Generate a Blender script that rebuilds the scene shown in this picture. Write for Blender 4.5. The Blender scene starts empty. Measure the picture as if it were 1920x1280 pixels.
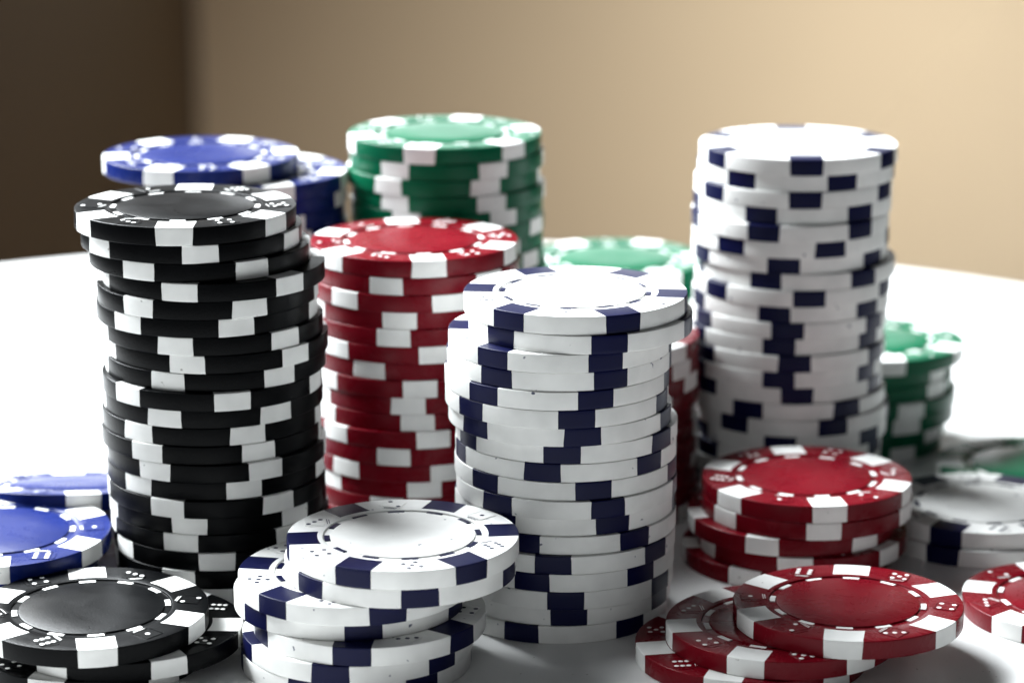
import bpy, math, random
from mathutils import Quaternion, Vector

random.seed(11)
MM = 0.001
scn = bpy.context.scene
COL = scn.collection

# ------------------------------------------------------------------ camera
cam_d = bpy.data.cameras.new('camera')
cam = bpy.data.objects.new('camera', cam_d)
COL.objects.link(cam)
cam.location = (0, 0, 174.3 * MM)
cam.rotation_euler = (math.radians(90 - 14.23), 0, 0)
cam_d.sensor_width = 36
cam_d.lens = 5312 / 1920 * 36
cam_d.clip_start = 0.01
cam_d.clip_end = 50
cam_d.dof.use_dof = True
cam_d.dof.focus_distance = 0.487
cam_d.dof.aperture_fstop = 14
scn.camera = cam

# ------------------------------------------------------------------ world and exposure
world = bpy.data.worlds.new('World')
scn.world = world
world.use_nodes = True
bg = world.node_tree.nodes['Background']
bg.inputs['Color'].default_value = (0.80, 0.88, 1.0, 1)
bg.inputs['Strength'].default_value = 0.022
scn.view_settings.view_transform = 'Standard'
scn.view_settings.look = 'None'
scn.view_settings.exposure = 0.0
scn.view_settings.gamma = 1.0


def area(name, loc, target, sx, sy, power, color):
    d = bpy.data.lights.new(name, 'AREA')
    d.shape = 'RECTANGLE'
    d.size, d.size_y = sx, sy
    d.energy = power
    d.color = color
    o = bpy.data.objects.new(name, d)
    COL.objects.link(o)
    o.location = loc
    o.rotation_euler = (Vector(target) - Vector(loc)).to_track_quat('-Z', 'Y').to_euler()
    return o


# the wide, high window to the left of and behind the table
area('window_light', (-0.74, 1.21, 0.82), (0.0, 0.53, 0.02), 1.00, 0.62, 150, (0.92, 0.97, 1.0))
# the window in the far wall, above the view; its light grazes the upturned faces
area('far_window_light', (0.10, 2.585, 0.35), (0.10, 1.0, 0.35), 0.66, 0.32, 2.8, (0.92, 0.97, 1.0))
# soft light of the room, behind the photographer
area('room_light', (-0.35, -0.9, 0.48), (0.0, 0.52, 0.03), 1.2, 0.6, 2.3, (0.95, 0.98, 1.0))
# added warm fill, out of view to the right, brightens the far wall
fill_light = area('wall_fill', (0.62, 1.80, 0.30), (0.28, 2.6, -0.34), 0.3, 0.4, 1.35, (1.0, 0.93, 0.82))
fill_light.data.spread = math.radians(62)


# ------------------------------------------------------------------ materials
def new_mat(name):
    m = bpy.data.materials.new(name)
    m.use_nodes = True
    nt = m.node_tree
    return m, nt, nt.nodes['Principled BSDF']


def plastic(name, col, rough=0.42, grain=0.10, specks=None, spec=0.12):
    """moulded clay-composite plastic: a fine grain in relief, slight change of tone, optional dirt specks"""
    m, nt, b = new_mat(name)
    N, L = nt.nodes, nt.links
    tc = N.new('ShaderNodeTexCoord')
    info = N.new('ShaderNodeObjectInfo')
    off = N.new('ShaderNodeVectorMath'); off.operation = 'ADD'
    mul = N.new('ShaderNodeMath'); mul.operation = 'MULTIPLY'; mul.inputs[1].default_value = 3.0
    L.new(info.outputs['Random'], mul.inputs[0])
    L.new(tc.outputs['Object'], off.inputs[0]); L.new(mul.outputs[0], off.inputs[1])
    n1 = N.new('ShaderNodeTexNoise'); n1.inputs['Scale'].default_value = 130; n1.inputs['Detail'].default_value = 3
    L.new(off.outputs[0], n1.inputs['Vector'])
    ramp = N.new('ShaderNodeMapRange')
    ramp.inputs['From Min'].default_value = 0.3; ramp.inputs['From Max'].default_value = 0.7
    ramp.inputs['To Min'].default_value = 0.88; ramp.inputs['To Max'].default_value = 1.06
    L.new(n1.outputs['Fac'], ramp.inputs['Value'])
    mix = N.new('ShaderNodeMix'); mix.data_type = 'RGBA'; mix.blend_type = 'MULTIPLY'
    mix.inputs['Factor'].default_value = 1.0
    mix.inputs['A'].default_value = (*col, 1)
    L.new(ramp.outputs[0], mix.inputs['B'])
    out = mix.outputs['Result']
    if specks:
        n2 = N.new('ShaderNodeTexNoise'); n2.inputs['Scale'].default_value = 620; n2.inputs['Detail'].default_value = 1
        L.new(off.outputs[0], n2.inputs['Vector'])
        r2 = N.new('ShaderNodeMapRange')
        r2.inputs['From Min'].default_value = 0.755; r2.inputs['From Max'].default_value = 0.79
        L.new(n2.outputs['Fac'], r2.inputs['Value'])
        m2 = N.new('ShaderNodeMix'); m2.data_type = 'RGBA'
        L.new(r2.outputs[0], m2.inputs['Factor'])
        L.new(out, m2.inputs['A']); m2.inputs['B'].default_value = (*specks, 1)
        out = m2.outputs['Result']
    L.new(out, b.inputs['Base Color'])
    b.inputs['Roughness'].default_value = rough
    b.inputs['Specular IOR Level'].default_value = spec
    n3 = N.new('ShaderNodeTexNoise'); n3.inputs['Scale'].default_value = 2600; n3.inputs['Detail'].default_value = 2
    L.new(off.outputs[0], n3.inputs['Vector'])
    r3 = N.new('ShaderNodeMapRange')
    r3.inputs['To Min'].default_value = rough - 0.035; r3.inputs['To Max'].default_value = rough + 0.05
    n4 = N.new('ShaderNodeTexNoise'); n4.inputs['Scale'].default_value = 95; n4.inputs['Detail'].default_value = 6
    n4.inputs['Roughness'].default_value = 0.7; n4.inputs['Distortion'].default_value = 1.2
    L.new(off.outputs[0], n4.inputs['Vector'])
    r3.inputs['From Min'].default_value = 0.3; r3.inputs['From Max'].default_value = 0.7
    L.new(n4.outputs['Fac'], r3.inputs['Value']); L.new(r3.outputs[0], b.inputs['Roughness'])
    bp = N.new('ShaderNodeBump'); bp.inputs['Strength'].default_value = grain; bp.inputs['Distance'].default_value = 0.00012
    L.new(n3.outputs['Fac'], bp.inputs['Height']); L.new(bp.outputs[0], b.inputs['Normal'])
    return m


BODY = {
    'black': plastic('black_plastic', (0.0022, 0.0024, 0.0028), 0.30, 0.22, spec=0.05),
    'white': plastic('white_plastic', (0.80, 0.80, 0.78), 0.42, 0.10, (0.10, 0.11, 0.16)),
    'red': plastic('red_plastic', (0.136, 0.0025, 0.008), 0.27, 0.22),
    'green': plastic('green_plastic', (0.0006, 0.090, 0.040), 0.30, 0.18),
    'blue': plastic('blue_plastic', (0.0055, 0.014, 0.105), 0.28, 0.18),
}
WHITE_INLAY = plastic('white_inlay', (0.80, 0.80, 0.78), 0.42, 0.08, (0.35, 0.34, 0.32))
NAVY_INLAY = plastic('navy_inlay', (0.003, 0.0042, 0.034), 0.36, 0.10)
INLAY = {k: WHITE_INLAY for k in BODY}
INLAY['white'] = NAVY_INLAY


# ------------------------------------------------------------------ the setting: walls and table
def mesh_obj(name, verts, faces, mat, parent=None, smooth=None):
    me = bpy.data.meshes.new(name)
    me.from_pydata(verts, [], faces)
    me.update()
    me.materials.append(mat)
    if smooth:
        me.polygons.foreach_set('use_smooth', [True] * len(me.polygons))
        me.set_sharp_from_angle(angle=math.radians(smooth))
    o = bpy.data.objects.new(name, me)
    COL.objects.link(o)
    if parent:
        o.parent = parent
    return o


def wall_mat(name, col):
    m, nt, b = new_mat(name)
    N, L = nt.nodes, nt.links
    n = N.new('ShaderNodeTexNoise'); n.inputs['Scale'].default_value = 3.0; n.inputs['Detail'].default_value = 4
    geo = N.new('ShaderNodeNewGeometry'); L.new(geo.outputs['Position'], n.inputs['Vector'])
    r = N.new('ShaderNodeMapRange'); r.inputs['To Min'].default_value = 0.92; r.inputs['To Max'].default_value = 1.08
    L.new(n.outputs['Fac'], r.inputs['Value'])
    mx = N.new('ShaderNodeMix'); mx.data_type = 'RGBA'; mx.blend_type = 'MULTIPLY'; mx.inputs['Factor'].default_value = 1
    mx.inputs['A'].default_value = (*col, 1); L.new(r.outputs[0], mx.inputs['B'])
    L.new(mx.outputs['Result'], b.inputs['Base Color'])
    b.inputs['Roughness'].default_value = 0.85
    n2 = N.new('ShaderNodeTexNoise'); n2.inputs['Scale'].default_value = 220
    L.new(geo.outputs['Position'], n2.inputs['Vector'])
    bp = N.new('ShaderNodeBump'); bp.inputs['Strength'].default_value = 0.2; bp.inputs['Distance'].default_value = 0.002
    L.new(n2.outputs['Fac'], bp.inputs['Height']); L.new(bp.outputs[0], b.inputs['Normal'])
    return m


def slab(name, p0, p1, thick, z0, z1, mat):
    """an upright wall whose visible face runs p0 -> p1, its thickness lies behind"""
    d = (Vector(p1) - Vector(p0)).normalized()
    n = Vector((-d.y, d.x)) * thick
    a, b_ = Vector(p0), Vector(p1)
    c, e = b_ + n, a + n
    vs = [(q.x, q.y, z) for z in (z0, z1) for q in (a, b_, c, e)]
    fs = [(0, 1, 5, 4), (1, 2, 6, 5), (2, 3, 7, 6), (3, 0, 4, 7), (4, 5, 6, 7), (3, 2, 1, 0)]
    o = mesh_obj(name, vs, fs, mat)
    o['kind'] = 'structure'
    return o


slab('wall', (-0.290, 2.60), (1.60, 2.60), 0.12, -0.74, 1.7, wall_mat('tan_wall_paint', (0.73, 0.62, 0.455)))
slab('wall', (-0.382, 1.60), (-0.293, 2.597), 0.10, -0.74, 1.7, wall_mat('shaded_wall_brown', (0.118, 0.082, 0.044)))  # dark brown carries this wall's shade; near end drawn out to shade the far wall

floor = mesh_obj('floor', [(-1.6, -1.2, -0.74), (1.8, -1.2, -0.74), (1.8, 2.72, -0.74), (-1.6, 2.72, -0.74)], [(0, 1, 2, 3)],
                 wall_mat('oak_floor', (0.16, 0.085, 0.04)))
floor['kind'] = 'structure'

tm, tnt, tb = new_mat('white_table_lacquer')
tn = tnt.nodes.new('ShaderNodeTexNoise'); tn.inputs['Scale'].default_value = 40; tn.inputs['Detail'].default_value = 5
tg = tnt.nodes.new('ShaderNodeNewGeometry'); tnt.links.new(tg.outputs['Position'], tn.inputs['Vector'])
tr = tnt.nodes.new('ShaderNodeMapRange'); tr.inputs['To Min'].default_value = 0.30; tr.inputs['To Max'].default_value = 0.42
tnt.links.new(tn.outputs['Fac'], tr.inputs['Value']); tnt.links.new(tr.outputs[0], tb.inputs['Roughness'])
# faint mottling, a few specks of dust and lint
tx = tnt.nodes.new('ShaderNodeTexNoise'); tx.inputs['Scale'].default_value = 900; tx.inputs['Detail'].default_value = 1
tnt.links.new(tg.outputs['Position'], tx.inputs['Vector'])
td = tnt.nodes.new('ShaderNodeMapRange'); td.inputs['From Min'].default_value = 0.74; td.inputs['From Max'].default_value = 0.80
tnt.links.new(tx.outputs['Fac'], td.inputs['Value'])
tc1 = tnt.nodes.new('ShaderNodeMix'); tc1.data_type = 'RGBA'
tc1.inputs['A'].default_value = (0.70, 0.70, 0.69, 1); tc1.inputs['B'].default_value = (0.77, 0.77, 0.76, 1)
tnt.links.new(tn.outputs['Fac'], tc1.inputs['Factor'])
tc2 = tnt.nodes.new('ShaderNodeMix'); tc2.data_type = 'RGBA'; tc2.inputs['B'].default_value = (0.34, 0.32, 0.29, 1)
tnt.links.new(td.outputs[0], tc2.inputs['Factor']); tnt.links.new(tc1.outputs['Result'], tc2.inputs['A'])
tnt.links.new(tc2.outputs['Result'], tb.inputs['Base Color'])


def lathe(profile, n):
    """profile: (r, z) from the axis above to the axis below"""
    vs, fs, rings = [], [], []
    for r, z in profile:
        if r < 1e-9:
            rings.append([len(vs)]); vs.append((0, 0, z))
        else:
            rings.append(list(range(len(vs), len(vs) + n)))
            vs += [(r * math.cos(2 * math.pi * i / n), r * math.sin(2 * math.pi * i / n), z) for i in range(n)]
    for a, b_ in zip(rings, rings[1:]):
        for i in range(n):
            j = (i + 1) % n
            if len(a) == 1:
                fs.append((a[0], b_[i], b_[j]))
            elif len(b_) == 1:
                fs.append((a[i], b_[0], a[j]))
            else:
                fs.append((a[i], b_[i], b_[j], a[j]))
    return vs, fs


TR = 0.2607
tv, tf = lathe([(0, 0), (TR - .004, 0), (TR - .0015, -.0006), (TR - .0004, -.0022), (TR, -.005), (TR, -.021),
                (TR - .001, -.024), (TR - .004, -.025), (0, -.025)], 160)
table = mesh_obj('round_table', tv, tf, tm, smooth=40)
table.location = (-0.0202, 0.5468, 0)
table['label'] = 'round white table top under all the poker chips'
table['category'] = 'table'

# ------------------------------------------------------------------ chip meshes (built in millimetres, stored in metres)
R = 20.0
TOP = 3.26


def mesh(name, vs, fs, mat, smooth=30):
    me = bpy.data.meshes.new(name)
    me.from_pydata([(x * MM, y * MM, z * MM) for x, y, z in vs], [], fs)
    me.update()
    me.materials.append(mat)
    me.polygons.foreach_set('use_smooth', [True] * len(me.polygons))
    me.set_sharp_from_angle(angle=math.radians(smooth))
    return me


def bev(r, z, up, b=0.17):
    s = 1 if up else -1
    pts = [(r - b, z), (r - b * .62, z - s * b * .07), (r - b * .29, z - s * b * .29), (r - b * .07, z - s * b * .62), (r, z - s * b)]
    return pts if up else pts[::-1]


def body_mesh(col, detail):
    side = bev(R, TOP, True) + bev(R, 0.02, False)
    if detail:
        prof = [(0, TOP), (6, TOP), (12.25, TOP), (12.42, TOP - .05), (12.50, TOP - .30), (13.72, TOP - .30), (13.82, TOP - .06),
                (13.98, TOP), (16, TOP), (18, TOP)] + side + [(12, .02), (0, .02)]
    else:
        prof = [(0, TOP), (12, TOP)] + side + [(12, .02), (0, .02)]
    vs, fs = lathe(prof, 128)
    return mesh('body', vs, fs, BODY[col], 35)


def spot_mesh(mat, var):
    rnd = random.Random(var * 7 + 3)
    w0, w1 = -3.22 + rnd.uniform(-.14, .14), 3.22 + rnd.uniform(-.14, .14)
    k0, k1 = rnd.uniform(-.10, .10), rnd.uniform(-.10, .10)      # edges not quite upright
    q0, q1 = rnd.uniform(-.15, .15), rnd.uniform(-.15, .15)      # nor quite radial
    ro, ri, zt, b = R + .02, 14.75, 3.27, .17
    zs = [.7, 1.3, 1.9, 2.5]
    prof = [(ri, 0.0)] + [(r, z) for r, z in bev(ro, 0.0, False, b)][::-1] + [(ro, z) for z in zs] + [(r, z) for r, z in bev(ro, zt, True, b)][::-1] + [(ri, zt)]
    wob = [(rnd.uniform(-.05, .05), rnd.uniform(-.05, .05)) for _ in prof]
    nc = 9
    vs, fs = [], []
    for j in range(nc):
        t = j / (nc - 1)
        for r, z in prof:
            f = (z / zt - .5) * 2
            g = (r - ri) / (ro - ri)
            e0, e1 = wob[prof.index((r, z))]
            x = (w0 + e0 + k0 * f + q0 * (1 - g)) * (1 - t) + (w1 + e1 + k1 * f + q1 * (1 - g)) * t
            vs.append((x, -math.sqrt(max(r * r - x * x, .01)), z))
    m = len(prof)
    for j in range(nc - 1):
        for i in range(m):
            k = (i + 1) % m
            fs.append((j * m + i, (j + 1) * m + i, (j + 1) * m + k, j * m + k))
    fs.append(tuple(range(m)))
    fs.append(tuple(reversed(range((nc - 1) * m, nc * m))))
    return mesh('edge_spot', vs, fs, mat, 35)


def dash_mesh(mat):
    vs, fs = [], []
    n = 6
    r0, r1, z0, z1 = 12.62, 13.58, TOP - .31, TOP - .13
    for j in range(n + 1):
        a = math.radians(-6.2 + 12.4 * j / n)
        for r, z in ((r0, z0), (r1, z0), (r1, z1 - .05), (r1 - .06, z1), (r0 + .06, z1), (r0, z1 - .05)):
            vs.append((r * math.sin(a), -r * math.cos(a), z))
    for j in range(n):
        for i in range(6):
            k = (i + 1) % 6
            fs.append((j * 6 + i, (j + 1) * 6 + i, (j + 1) * 6 + k, j * 6 + k))
    fs.append(tuple(range(6))); fs.append(tuple(reversed(range(n * 6, n * 6 + 6))))
    return mesh('ring_dash', vs, fs, mat, 35)


PIPS = {1: [(0, 0)], 2: [(-1, 1), (1, -1)], 3: [(-1, 1), (0, 0), (1, -1)], 4: [(-1, -1), (-1, 1), (1, -1), (1, 1)],
        5: [(-1, -1), (-1, 1), (1, -1), (1, 1), (0, 0)], 6: [(-1, -1), (-1, 0), (-1, 1), (1, -1), (1, 0), (1, 1)]}
TURN = {1: 8, 2: -24, 3: 30, 4: -12, 5: 20, 6: -35}
BARS = {1: 2, 2: 2, 3: 2, 4: 0, 5: 1, 6: 2}
CY = -17.0


def turn_pt(x, y, face):
    a = math.radians(TURN[face])
    return (x * math.cos(a) - y * math.sin(a), CY + x * math.sin(a) + y * math.cos(a))


def plate(vs, fs, quad, face, z0, z1, c):
    """a low raised plate with chamfered rim"""
    cx = sum(p[0] for p in quad) / 4; cy = sum(p[1] for p in quad) / 4
    s = len(vs)
    for sc, z in ((1.0, z0), (1.0, z1 - c), (1 - c / 2, z1)):
        for x, y in quad:
            X, Y = turn_pt(cx + (x - cx) * sc, cy + (y - cy) * sc, face)
            vs.append((X, Y, z))
    for l in (0, 4):
        for i in range(4):
            k = (i + 1) % 4
            fs.append((s + l + i, s + l + k, s + l + 4 + k, s + l + 4 + i))
    fs.append((s + 8, s + 9, s + 10, s + 11))


def die_mesh(col, face):
    vs, fs = [], []
    h = 1.78
    plate(vs, fs, [(-h, -h), (h, -h), (h, h), (-h, h)], face, TOP - .05, TOP + .10, .08)
    plate(vs, fs, [(-h, h + .14), (h, h + .14), (h - .55, h + 1.0), (-h + .75, h + 1.0)], face, TOP - .05, TOP + .07, .06)
    plate(vs, fs, [(h + .14, -h), (h + .75, -h + .75), (h + .75, h - .45), (h + .14, h)], face, TOP - .05, TOP + .07, .06)
    return mesh('die_emblem', vs, fs, BODY[col], 20)


def pips_mesh(mat, face):
    vs, fs = [], []
    d = 1.10 if face != 6 else 1.04
    for px, py in PIPS[face]:
        s = len(vs); n = 12
        for r, z in ((.43, TOP + .08), (.43, TOP + .115), (.36, TOP + .135)):
            for i in range(n):
                a = 2 * math.pi * i / n
                X, Y = turn_pt(px * d + r * math.cos(a), py * d + r * math.sin(a), face)
                vs.append((X, Y, z))
        for l in (0, n):
            for i in range(n):
                k = (i + 1) % n
                fs.append((s + l + i, s + l + k, s + l + n + k, s + l + n + i))
        fs.append(tuple(range(s + 2 * n, s + 3 * n)))
    h = 1.78
    for q in range(BARS[face]):
        y0 = h + .34 + q * .36
        plate(vs, fs, [(-h + .5 + q * .25, y0), (h - .45 - q * .2, y0), (h - .5 - q * .2, y0 + .14), (-h + .6 + q * .25, y0 + .14)],
              face, TOP + .02, TOP + .10, .03)
    return mesh('pips', vs, fs, mat, 35)


BODY_ME = {(c, d): body_mesh(c, d) for c in BODY for d in (0, 1)}
SPOT_ME = {m: [spot_mesh(m, v) for v in range(5)] for m in (WHITE_INLAY, NAVY_INLAY)}
DASH_ME = {m: dash_mesh(m) for m in (WHITE_INLAY, NAVY_INLAY)}
DIE_ME = {(c, f): die_mesh(c, f) for c in BODY for f in range(1, 7)}
PIPS_ME = {(m, f): pips_mesh(m, f) for m in (WHITE_INLAY, NAVY_INLAY) for f in range(1, 7)}


def link(name, me, parent, rot=0.0):
    o = bpy.data.objects.new(name, me)
    COL.objects.link(o)
    o.parent = parent
    o.rotation_euler = (0, 0, math.radians(rot))
    return o


def make_chip(col, detail):
    root = bpy.data.objects.new('poker_chip', None)
    root.empty_display_size = 0.01
    COL.objects.link(root)
    ink = INLAY[col]
    link('body', BODY_ME[col, detail], root)
    for k in range(6):
        link('edge_spot', random.choice(SPOT_ME[ink]), root, 60 * k)
    if detail:
        for k in range(12):
            link('ring_dash', DASH_ME[ink], root, 30 * k)
        faces = [1, 2, 3, 4, 5, 6]
        st = random.randrange(6)
        for k in range(6):
            f = faces[(k + st) % 6]
            e = link('die_emblem', DIE_ME[col, f], root, 30 + 60 * k)
            link('pips', PIPS_ME[ink, f], e)
    return root


ORD = ['', 'second', 'third', 'fourth', 'fifth', 'sixth', 'seventh', 'eighth', 'ninth', 'tenth', 'eleventh', 'twelfth',
       'thirteenth', 'fourteenth', 'fifteenth', 'sixteenth', 'seventeenth', 'eighteenth', 'nineteenth', 'twentieth', 'twenty-first']
LOOK = {'white': 'white chip with navy edge spots', 'black': 'black chip with white edge spots', 'red': 'red chip with white edge spots',
        'green': 'green chip with white edge spots', 'blue': 'blue chip with white edge spots'}
WHERE = {
    'wf': ('the tall white stack in the middle front', 'chips of the front white stack'),
    'bk': ('the tall black stack', 'chips of the tall black stack'),
    'rd': ('the red stack beside the black stack', 'chips of the tall red stack'),
    'wb': ('the tall white stack at back right', 'chips of the back white stack'),
    'gb': ('the tallest green stack', 'chips of the tall green stack'),
    'bb': ('the blue stack behind the black stack', 'chips of the tall blue stack'),
    'hr': ('the red stack between two white stacks', 'chips of the half-hidden red stack'),
    'gm': ('the green stack left of back white stack', 'chips of the middle green stack'),
    'gr': ('the low green stack at right edge', 'chips of the low green stack'),
    'wl': ('the slumped low white pile in front', 'chips of the low white pile'),
    'rf': ('the spread red pile at front right', 'chips of the spread red pile'),
    'rp': ('the low red stack behind front red pile', 'chips of the low red stack'),
    'wg': ('the shaded white pair at right edge', 'shaded white pair of chips'),
    'kf': ('the low black pile at front left', 'chips of the low black pile'),
    'bf': ('the low blue pile at left edge', 'chips of the low blue pile'),
}
SPECIAL = {
    'rr': 'red chip lying alone on the white table at the right edge',
    'gf': 'green chip lying alone behind the shaded white pair, half in shadow',
}


def chip_label(pile, i, n, col):
    if pile in SPECIAL:
        return SPECIAL[pile]
    if pile == 'bt':
        return ('tilted blue chip leaning on the back of the low blue pile' if i == 0 else
                'flat blue chip under the far edge of the tilted blue chip')
    rank = 'topmost' if i == 0 else 'bottom' if i == n - 1 else ORD[i] + ' from top'
    look = LOOK[col] if i == 0 else col + ' chip'
    return '%s, %s of %s' % (look, rank, WHERE[pile][0])


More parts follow.
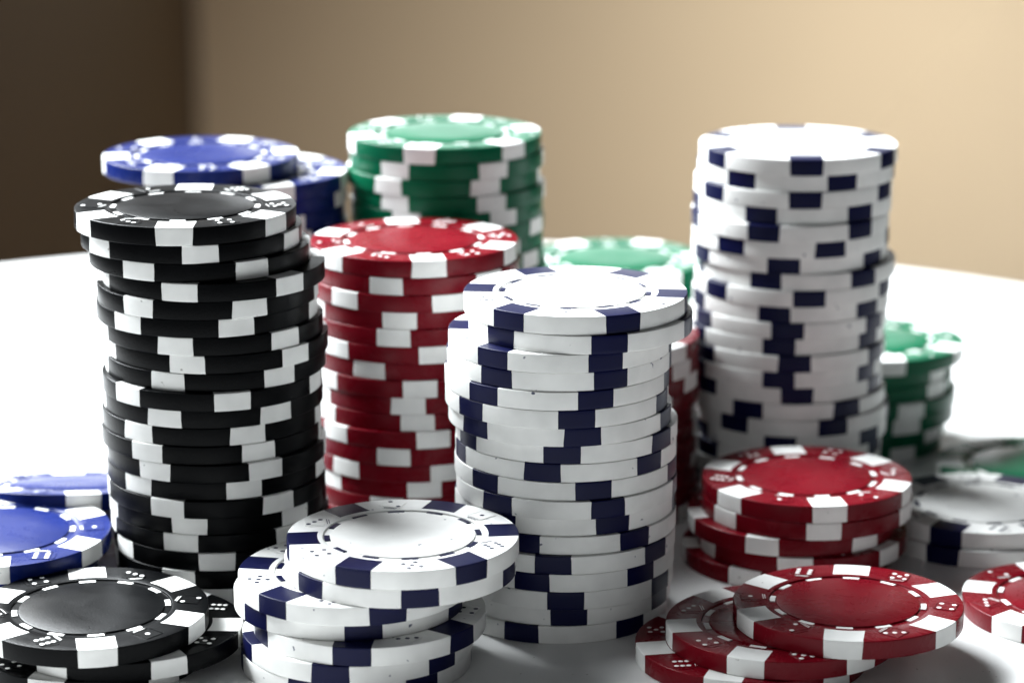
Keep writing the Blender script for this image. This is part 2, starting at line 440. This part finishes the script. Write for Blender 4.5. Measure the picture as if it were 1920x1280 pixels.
# x, y and underside height in mm on the table, turn in degrees, tilt towards the viewer, whether its face shows
PILES = {
    'wf': ('white', [
        (11.28, 490.00, 56.10, 23.2, 0, 1),
        (12.19, 489.63, 52.80, 13.7, 0, 1),
        (8.55, 489.44, 49.50, 23.0, 0, 1),
        (8.38, 489.85, 46.20, 26.0, 0, 0),
        (8.01, 489.52, 42.90, 19.3, 0, 0),
        (8.02, 489.39, 39.60, 9.5, 0, 0),
        (8.61, 489.86, 36.30, 10.3, 0, 0),
        (9.79, 490.59, 33.00, -2.9, 0, 0),
        (9.71, 490.42, 29.70, -13.2, 0, 0),
        (9.62, 490.37, 26.40, 13.4, 0, 0),
        (9.82, 489.61, 23.10, 20.7, 0, 0),
        (9.55, 490.76, 19.80, 24.0, 0, 0),
        (9.81, 490.27, 16.50, 36.5, 0, 0),
        (9.48, 489.54, 13.20, -6.7, 0, 0),
        (9.49, 489.45, 9.90, 42.3, 0, 0),
        (9.31, 489.60, 6.60, 0.6, 0, 0),
        (8.96, 490.60, 3.30, 3.1, 0, 0),
        (8.29, 490.46, 0.00, -19.7, 0, 0),
    ]),
    'bk': ('black', [
        (-58.87, 501.00, 69.30, 0.3, 0, 1),
        (-57.90, 501.43, 66.00, 10.6, 0, 0),
        (-56.48, 501.42, 62.70, -26.5, 0, 0),
        (-53.91, 500.57, 59.40, -11.9, 0, 0),
        (-55.17, 500.73, 56.10, -32.5, 0, 0),
        (-55.45, 501.18, 52.80, -39.0, 0, 0),
        (-54.42, 501.32, 49.50, -14.0, 0, 0),
        (-53.59, 501.50, 46.20, -10.3, 0, 0),
        (-54.10, 501.53, 42.90, -19.6, 0, 0),
        (-54.75, 500.42, 39.60, 16.5, 0, 0),
        (-54.67, 501.15, 36.30, -20.4, 0, 0),
        (-55.09, 501.24, 33.00, -35.6, 0, 0),
        (-55.18, 501.01, 29.70, -29.4, 0, 0),
        (-54.25, 500.55, 26.40, -28.3, 0, 0),
        (-54.57, 500.96, 23.10, -39.2, 0, 0),
        (-54.37, 500.43, 19.80, -20.8, 0, 0),
        (-54.35, 501.61, 16.50, -9.6, 0, 0),
        (-54.05, 501.51, 13.20, -15.1, 0, 0),
        (-53.61, 501.07, 9.90, 2.3, 0, 0),
        (-53.48, 500.72, 6.60, -18.5, 0, 0),
        (-53.41, 501.57, 3.30, -0.0, 0, 0),
        (-53.46, 501.10, 0.00, 29.0, 0, 0),
    ]),
    'rd': ('red', [
        (-18.81, 533.60, 56.10, 9.8, 0, 1),
        (-18.44, 533.51, 52.80, -14.7, 0, 0),
        (-18.74, 533.30, 49.50, -39.7, 0, 0),
        (-18.86, 533.73, 46.20, -6.2, 0, 0),
        (-18.72, 533.38, 42.90, -10.1, 0, 0),
        (-18.89, 533.46, 39.60, -46.3, 0, 0),
        (-19.16, 533.85, 36.30, -23.3, 0, 0),
        (-19.05, 533.42, 33.00, 5.3, 0, 0),
        (-18.67, 533.66, 29.70, -2.6, 0, 0),
        (-19.35, 534.00, 26.40, 4.5, 0, 0),
        (-19.35, 533.20, 23.10, 13.3, 0, 0),
        (-18.89, 533.16, 19.80, -10.1, 0, 0),
        (-19.21, 533.33, 16.50, -39.3, 0, 0),
        (-19.04, 533.87, 13.20, 7.1, 0, 0),
        (-19.12, 533.72, 9.90, -13.7, 0, 0),
        (-19.25, 533.43, 6.60, -17.3, 0, 0),
        (-18.73, 533.56, 3.30, -25.4, 0, 0),
        (-19.44, 533.80, 0.00, 25.8, 0, 0),
    ]),
    'wb': ('white', [
        (57.87, 565.00, 69.30, -0.9, 0, 1),
        (57.53, 565.64, 66.00, 21.9, 0, 0),
        (57.06, 565.33, 62.70, 1.3, 0, 0),
        (56.99, 565.64, 59.40, -23.1, 0, 0),
        (56.49, 564.33, 56.10, -21.0, 0, 0),
        (56.65, 564.70, 52.80, 18.1, 0, 0),
        (56.66, 565.65, 49.50, -8.4, 0, 0),
        (58.15, 565.39, 46.20, -23.4, 0, 0),
        (57.32, 564.87, 42.90, 4.4, 0, 0),
        (57.09, 565.62, 39.60, -14.6, 0, 0),
        (56.81, 565.17, 36.30, -5.8, 0, 0),
        (56.30, 565.45, 33.00, -9.0, 0, 0),
        (56.53, 564.71, 29.70, -1.2, 0, 0),
        (56.08, 564.58, 26.40, -8.7, 0, 0),
        (56.22, 564.92, 23.10, 1.7, 0, 0),
        (56.82, 564.49, 19.80, -28.6, 0, 0),
        (57.46, 564.01, 16.50, 20.1, 0, 0),
        (57.40, 564.63, 13.20, -10.4, 0, 0),
        (56.49, 564.68, 9.90, 62.4, 0, 0),
        (56.34, 564.31, 6.60, -33.0, 0, 0),
        (56.56, 563.97, 3.30, -14.0, 0, 0),
        (55.85, 564.09, 0.00, 23.3, 0, 0),
    ]),
    'gb': ('green', [
        (-13.87, 577.00, 69.30, -13.9, 0, 1),
        (-13.45, 576.89, 66.00, -30.6, 0, 0),
        (-14.12, 576.59, 62.70, -33.6, 0, 0),
        (-13.14, 576.38, 59.40, -32.2, 0, 0),
        (-13.49, 576.38, 56.10, -23.1, 0, 0),
        (-13.29, 576.54, 52.80, 68.0, 0, 0),
        (-13.55, 577.25, 49.50, -19.7, 0, 0),
        (-13.32, 576.36, 46.20, 0.8, 0, 0),
        (-12.73, 576.65, 42.90, -21.4, 0, 0),
        (-12.99, 577.04, 39.60, -4.2, 0, 0),
        (-13.35, 577.68, 36.30, -14.2, 0, 0),
        (-14.04, 577.19, 33.00, -3.3, 0, 0),
        (-13.31, 577.57, 29.70, 21.1, 0, 0),
        (-14.00, 577.22, 26.40, -13.4, 0, 0),
        (-14.01, 577.27, 23.10, -14.8, 0, 0),
        (-13.97, 577.94, 19.80, -25.6, 0, 0),
        (-13.45, 578.01, 16.50, 30.7, 0, 0),
        (-13.14, 577.47, 13.20, 10.5, 0, 0),
        (-13.32, 578.01, 9.90, 0.9, 0, 0),
        (-14.03, 577.11, 6.60, 23.8, 0, 0),
        (-12.99, 577.92, 3.30, -8.5, 0, 0),
        (-13.25, 577.81, 0.00, 9.8, 0, 0),
    ]),
    'bb': ('blue', [
        (-63.50, 570.22, 66.00, -19.6, 0, 1),
        (-53.79, 570.41, 62.70, 22.4, 0, 1),
        (-54.00, 571.44, 59.40, 14.7, 0, 0),
        (-54.20, 571.18, 56.10, 30.8, 0, 0),
        (-53.77, 570.99, 52.80, 33.6, 0, 0),
        (-53.76, 571.58, 49.50, -22.0, 0, 0),
        (-53.86, 571.04, 46.20, 33.5, 0, 0),
        (-54.23, 570.97, 42.90, -14.5, 0, 0),
        (-54.28, 571.48, 39.60, 20.2, 0, 0),
        (-53.82, 571.13, 36.30, -24.4, 0, 0),
        (-53.82, 570.93, 33.00, 28.0, 0, 0),
        (-55.11, 571.72, 29.70, 22.5, 0, 0),
        (-53.90, 571.46, 26.40, 28.1, 0, 0),
        (-54.98, 571.58, 23.10, -4.7, 0, 0),
        (-53.87, 571.69, 19.80, 3.7, 0, 0),
        (-54.46, 570.94, 16.50, -22.5, 0, 0),
        (-54.35, 571.40, 13.20, 27.3, 0, 0),
        (-54.33, 571.05, 9.90, -2.8, 0, 0),
        (-54.07, 571.44, 6.60, -24.0, 0, 0),
        (-53.96, 571.74, 3.30, -19.5, 0, 0),
        (-54.43, 571.29, 0.00, 22.7, 0, 0),
    ]),
    'hr': ('red', [
        (17.57, 552.53, 33.00, -11.8, 0, 1),
        (17.46, 551.86, 29.70, 54.2, 0, 0),
        (17.77, 552.75, 26.40, 64.2, 0, 0),
        (17.71, 552.74, 23.10, -26.1, 0, 0),
        (17.17, 552.67, 19.80, 21.4, 0, 0),
        (17.53, 552.54, 16.50, 19.7, 0, 0),
        (17.88, 552.05, 13.20, 21.1, 0, 0),
        (17.39, 552.24, 9.90, 18.4, 0, 0),
        (17.68, 552.56, 6.60, -21.8, 0, 0),
        (17.92, 552.38, 3.30, -22.9, 0, 0),
        (17.57, 552.17, 0.00, 0.7, 0, 0),
    ]),
    'gm': ('green', [
        (22.78, 606.00, 36.30, 33.8, 0, 1),
        (23.25, 606.21, 33.00, -31.9, 0, 0),
        (22.56, 606.04, 29.70, -2.9, 0, 0),
        (23.03, 605.98, 26.40, -27.6, 0, 0),
        (22.48, 606.35, 23.10, -10.7, 0, 0),
        (23.09, 606.49, 19.80, 5.4, 0, 0),
        (22.99, 606.11, 16.50, -13.4, 0, 0),
        (23.26, 605.97, 13.20, 22.5, 0, 0),
        (22.55, 606.37, 9.90, 15.1, 0, 0),
        (22.91, 605.94, 6.60, -23.7, 0, 0),
        (23.10, 605.86, 3.30, 7.5, 0, 0),
        (22.35, 605.58, 0.00, -23.5, 0, 0),
    ]),
    'gr': ('green', [
        (78.50, 599.00, 19.80, 4.5, 0, 1),
        (75.51, 599.82, 16.50, -6.2, 0, 0),
        (76.25, 600.02, 13.20, -11.2, 0, 0),
        (77.08, 599.09, 9.90, 23.7, 0, 0),
        (76.81, 599.00, 6.60, 21.7, 0, 0),
        (75.04, 599.56, 3.30, -7.1, 0, 0),
        (74.23, 599.73, 0.00, 28.9, 0, 1),
    ]),
    'wl': ('white', [
        (-18.68, 462.28, 19.80, -22.7, 0, 1),
        (-19.13, 462.50, 16.50, 11.6, 0, 1),
        (-27.18, 463.14, 13.20, 19.4, 0, 1),
        (-28.16, 465.12, 9.90, 10.0, 0, 0),
        (-24.54, 462.05, 6.60, -5.5, 0, 1),
        (-26.59, 462.03, 3.30, -10.7, 0, 1),
        (-26.95, 462.50, 0.00, -22.7, 0, 1),
    ]),
    'rf': ('red', [
        (58.26, 465.07, 6.60, -9.1, 0, 1),
        (46.69, 464.18, 3.30, -22.7, 0, 1),
        (41.44, 463.57, 0.00, -18.1, 0, 1),
    ]),
    'rp': ('red', [
        (56.36, 518.50, 13.20, 6.8, 0, 1),
        (56.44, 518.50, 9.90, 3.8, 0, 0),
        (53.56, 518.50, 6.60, -21.4, 0, 1),
        (55.58, 517.80, 3.30, -9.5, 0, 1),
        (52.60, 518.50, 0.00, 32.2, 0, 1),
    ]),
    'rr': ('red', [
        (101.89, 486.92, 0.00, -46.8, 0, 1),
    ]),
    'wg': ('white', [
        (92.78, 532.75, 3.30, -29.8, 0, 1),
        (91.87, 531.37, 0.00, -29.8, 0, 1),
    ]),
    'gf': ('green', [
        (109.49, 570.81, 0.00, -92.9, 0, 1),
    ]),
    'kf': ('black', [
        (-72.32, 461.23, 7.02, 11.3, 1.2, 1),
        (-66.67, 463.38, 3.30, 28.2, 0, 1),
        (-73.30, 463.83, 0.00, -13.0, 0, 1),
    ]),
    'bf': ('blue', [
        (-93.54, 494.25, 10.20, 64.7, 1.5, 1),
        (-96.54, 497.75, 6.60, 53.0, 0, 0),
        (-96.54, 497.75, 3.30, 41.0, 0, 0),
        (-96.54, 497.75, 0.00, 29.0, 0, 0),
    ]),
    'bt': ('blue', [
        (-84.86, 526.50, 9.20, 13.2, -10.5, 1),
        (-87.98, 537.00, 0.00, 29.3, 0, 0),
    ]),
}

for pile, (col, rows) in PILES.items():
    for i, (x, y, z, rot, tilt, det) in enumerate(rows):
        c = make_chip(col, det)
        c.location = (x * MM, y * MM, (z + 0.02) * MM)
        s = random.uniform(0.993, 1.003)                # moulded a hair larger or smaller
        c.scale = (s, s, 1)
        # turn about its own axis first, then tip it about the table's x axis
        if tilt:
            c.rotation_mode = 'QUATERNION'
            q = Quaternion((1, 0, 0), math.radians(tilt)) @ Quaternion((0, 0, 1), math.radians(rot))
            c.rotation_quaternion = q
        else:
            c.rotation_euler = (0, 0, math.radians(rot))
        c['label'] = chip_label(pile, i, len(rows), col)
        c['category'] = 'poker chip'
        c['group'] = WHERE[pile][1] if pile in WHERE else 'loose poker chips on the table'
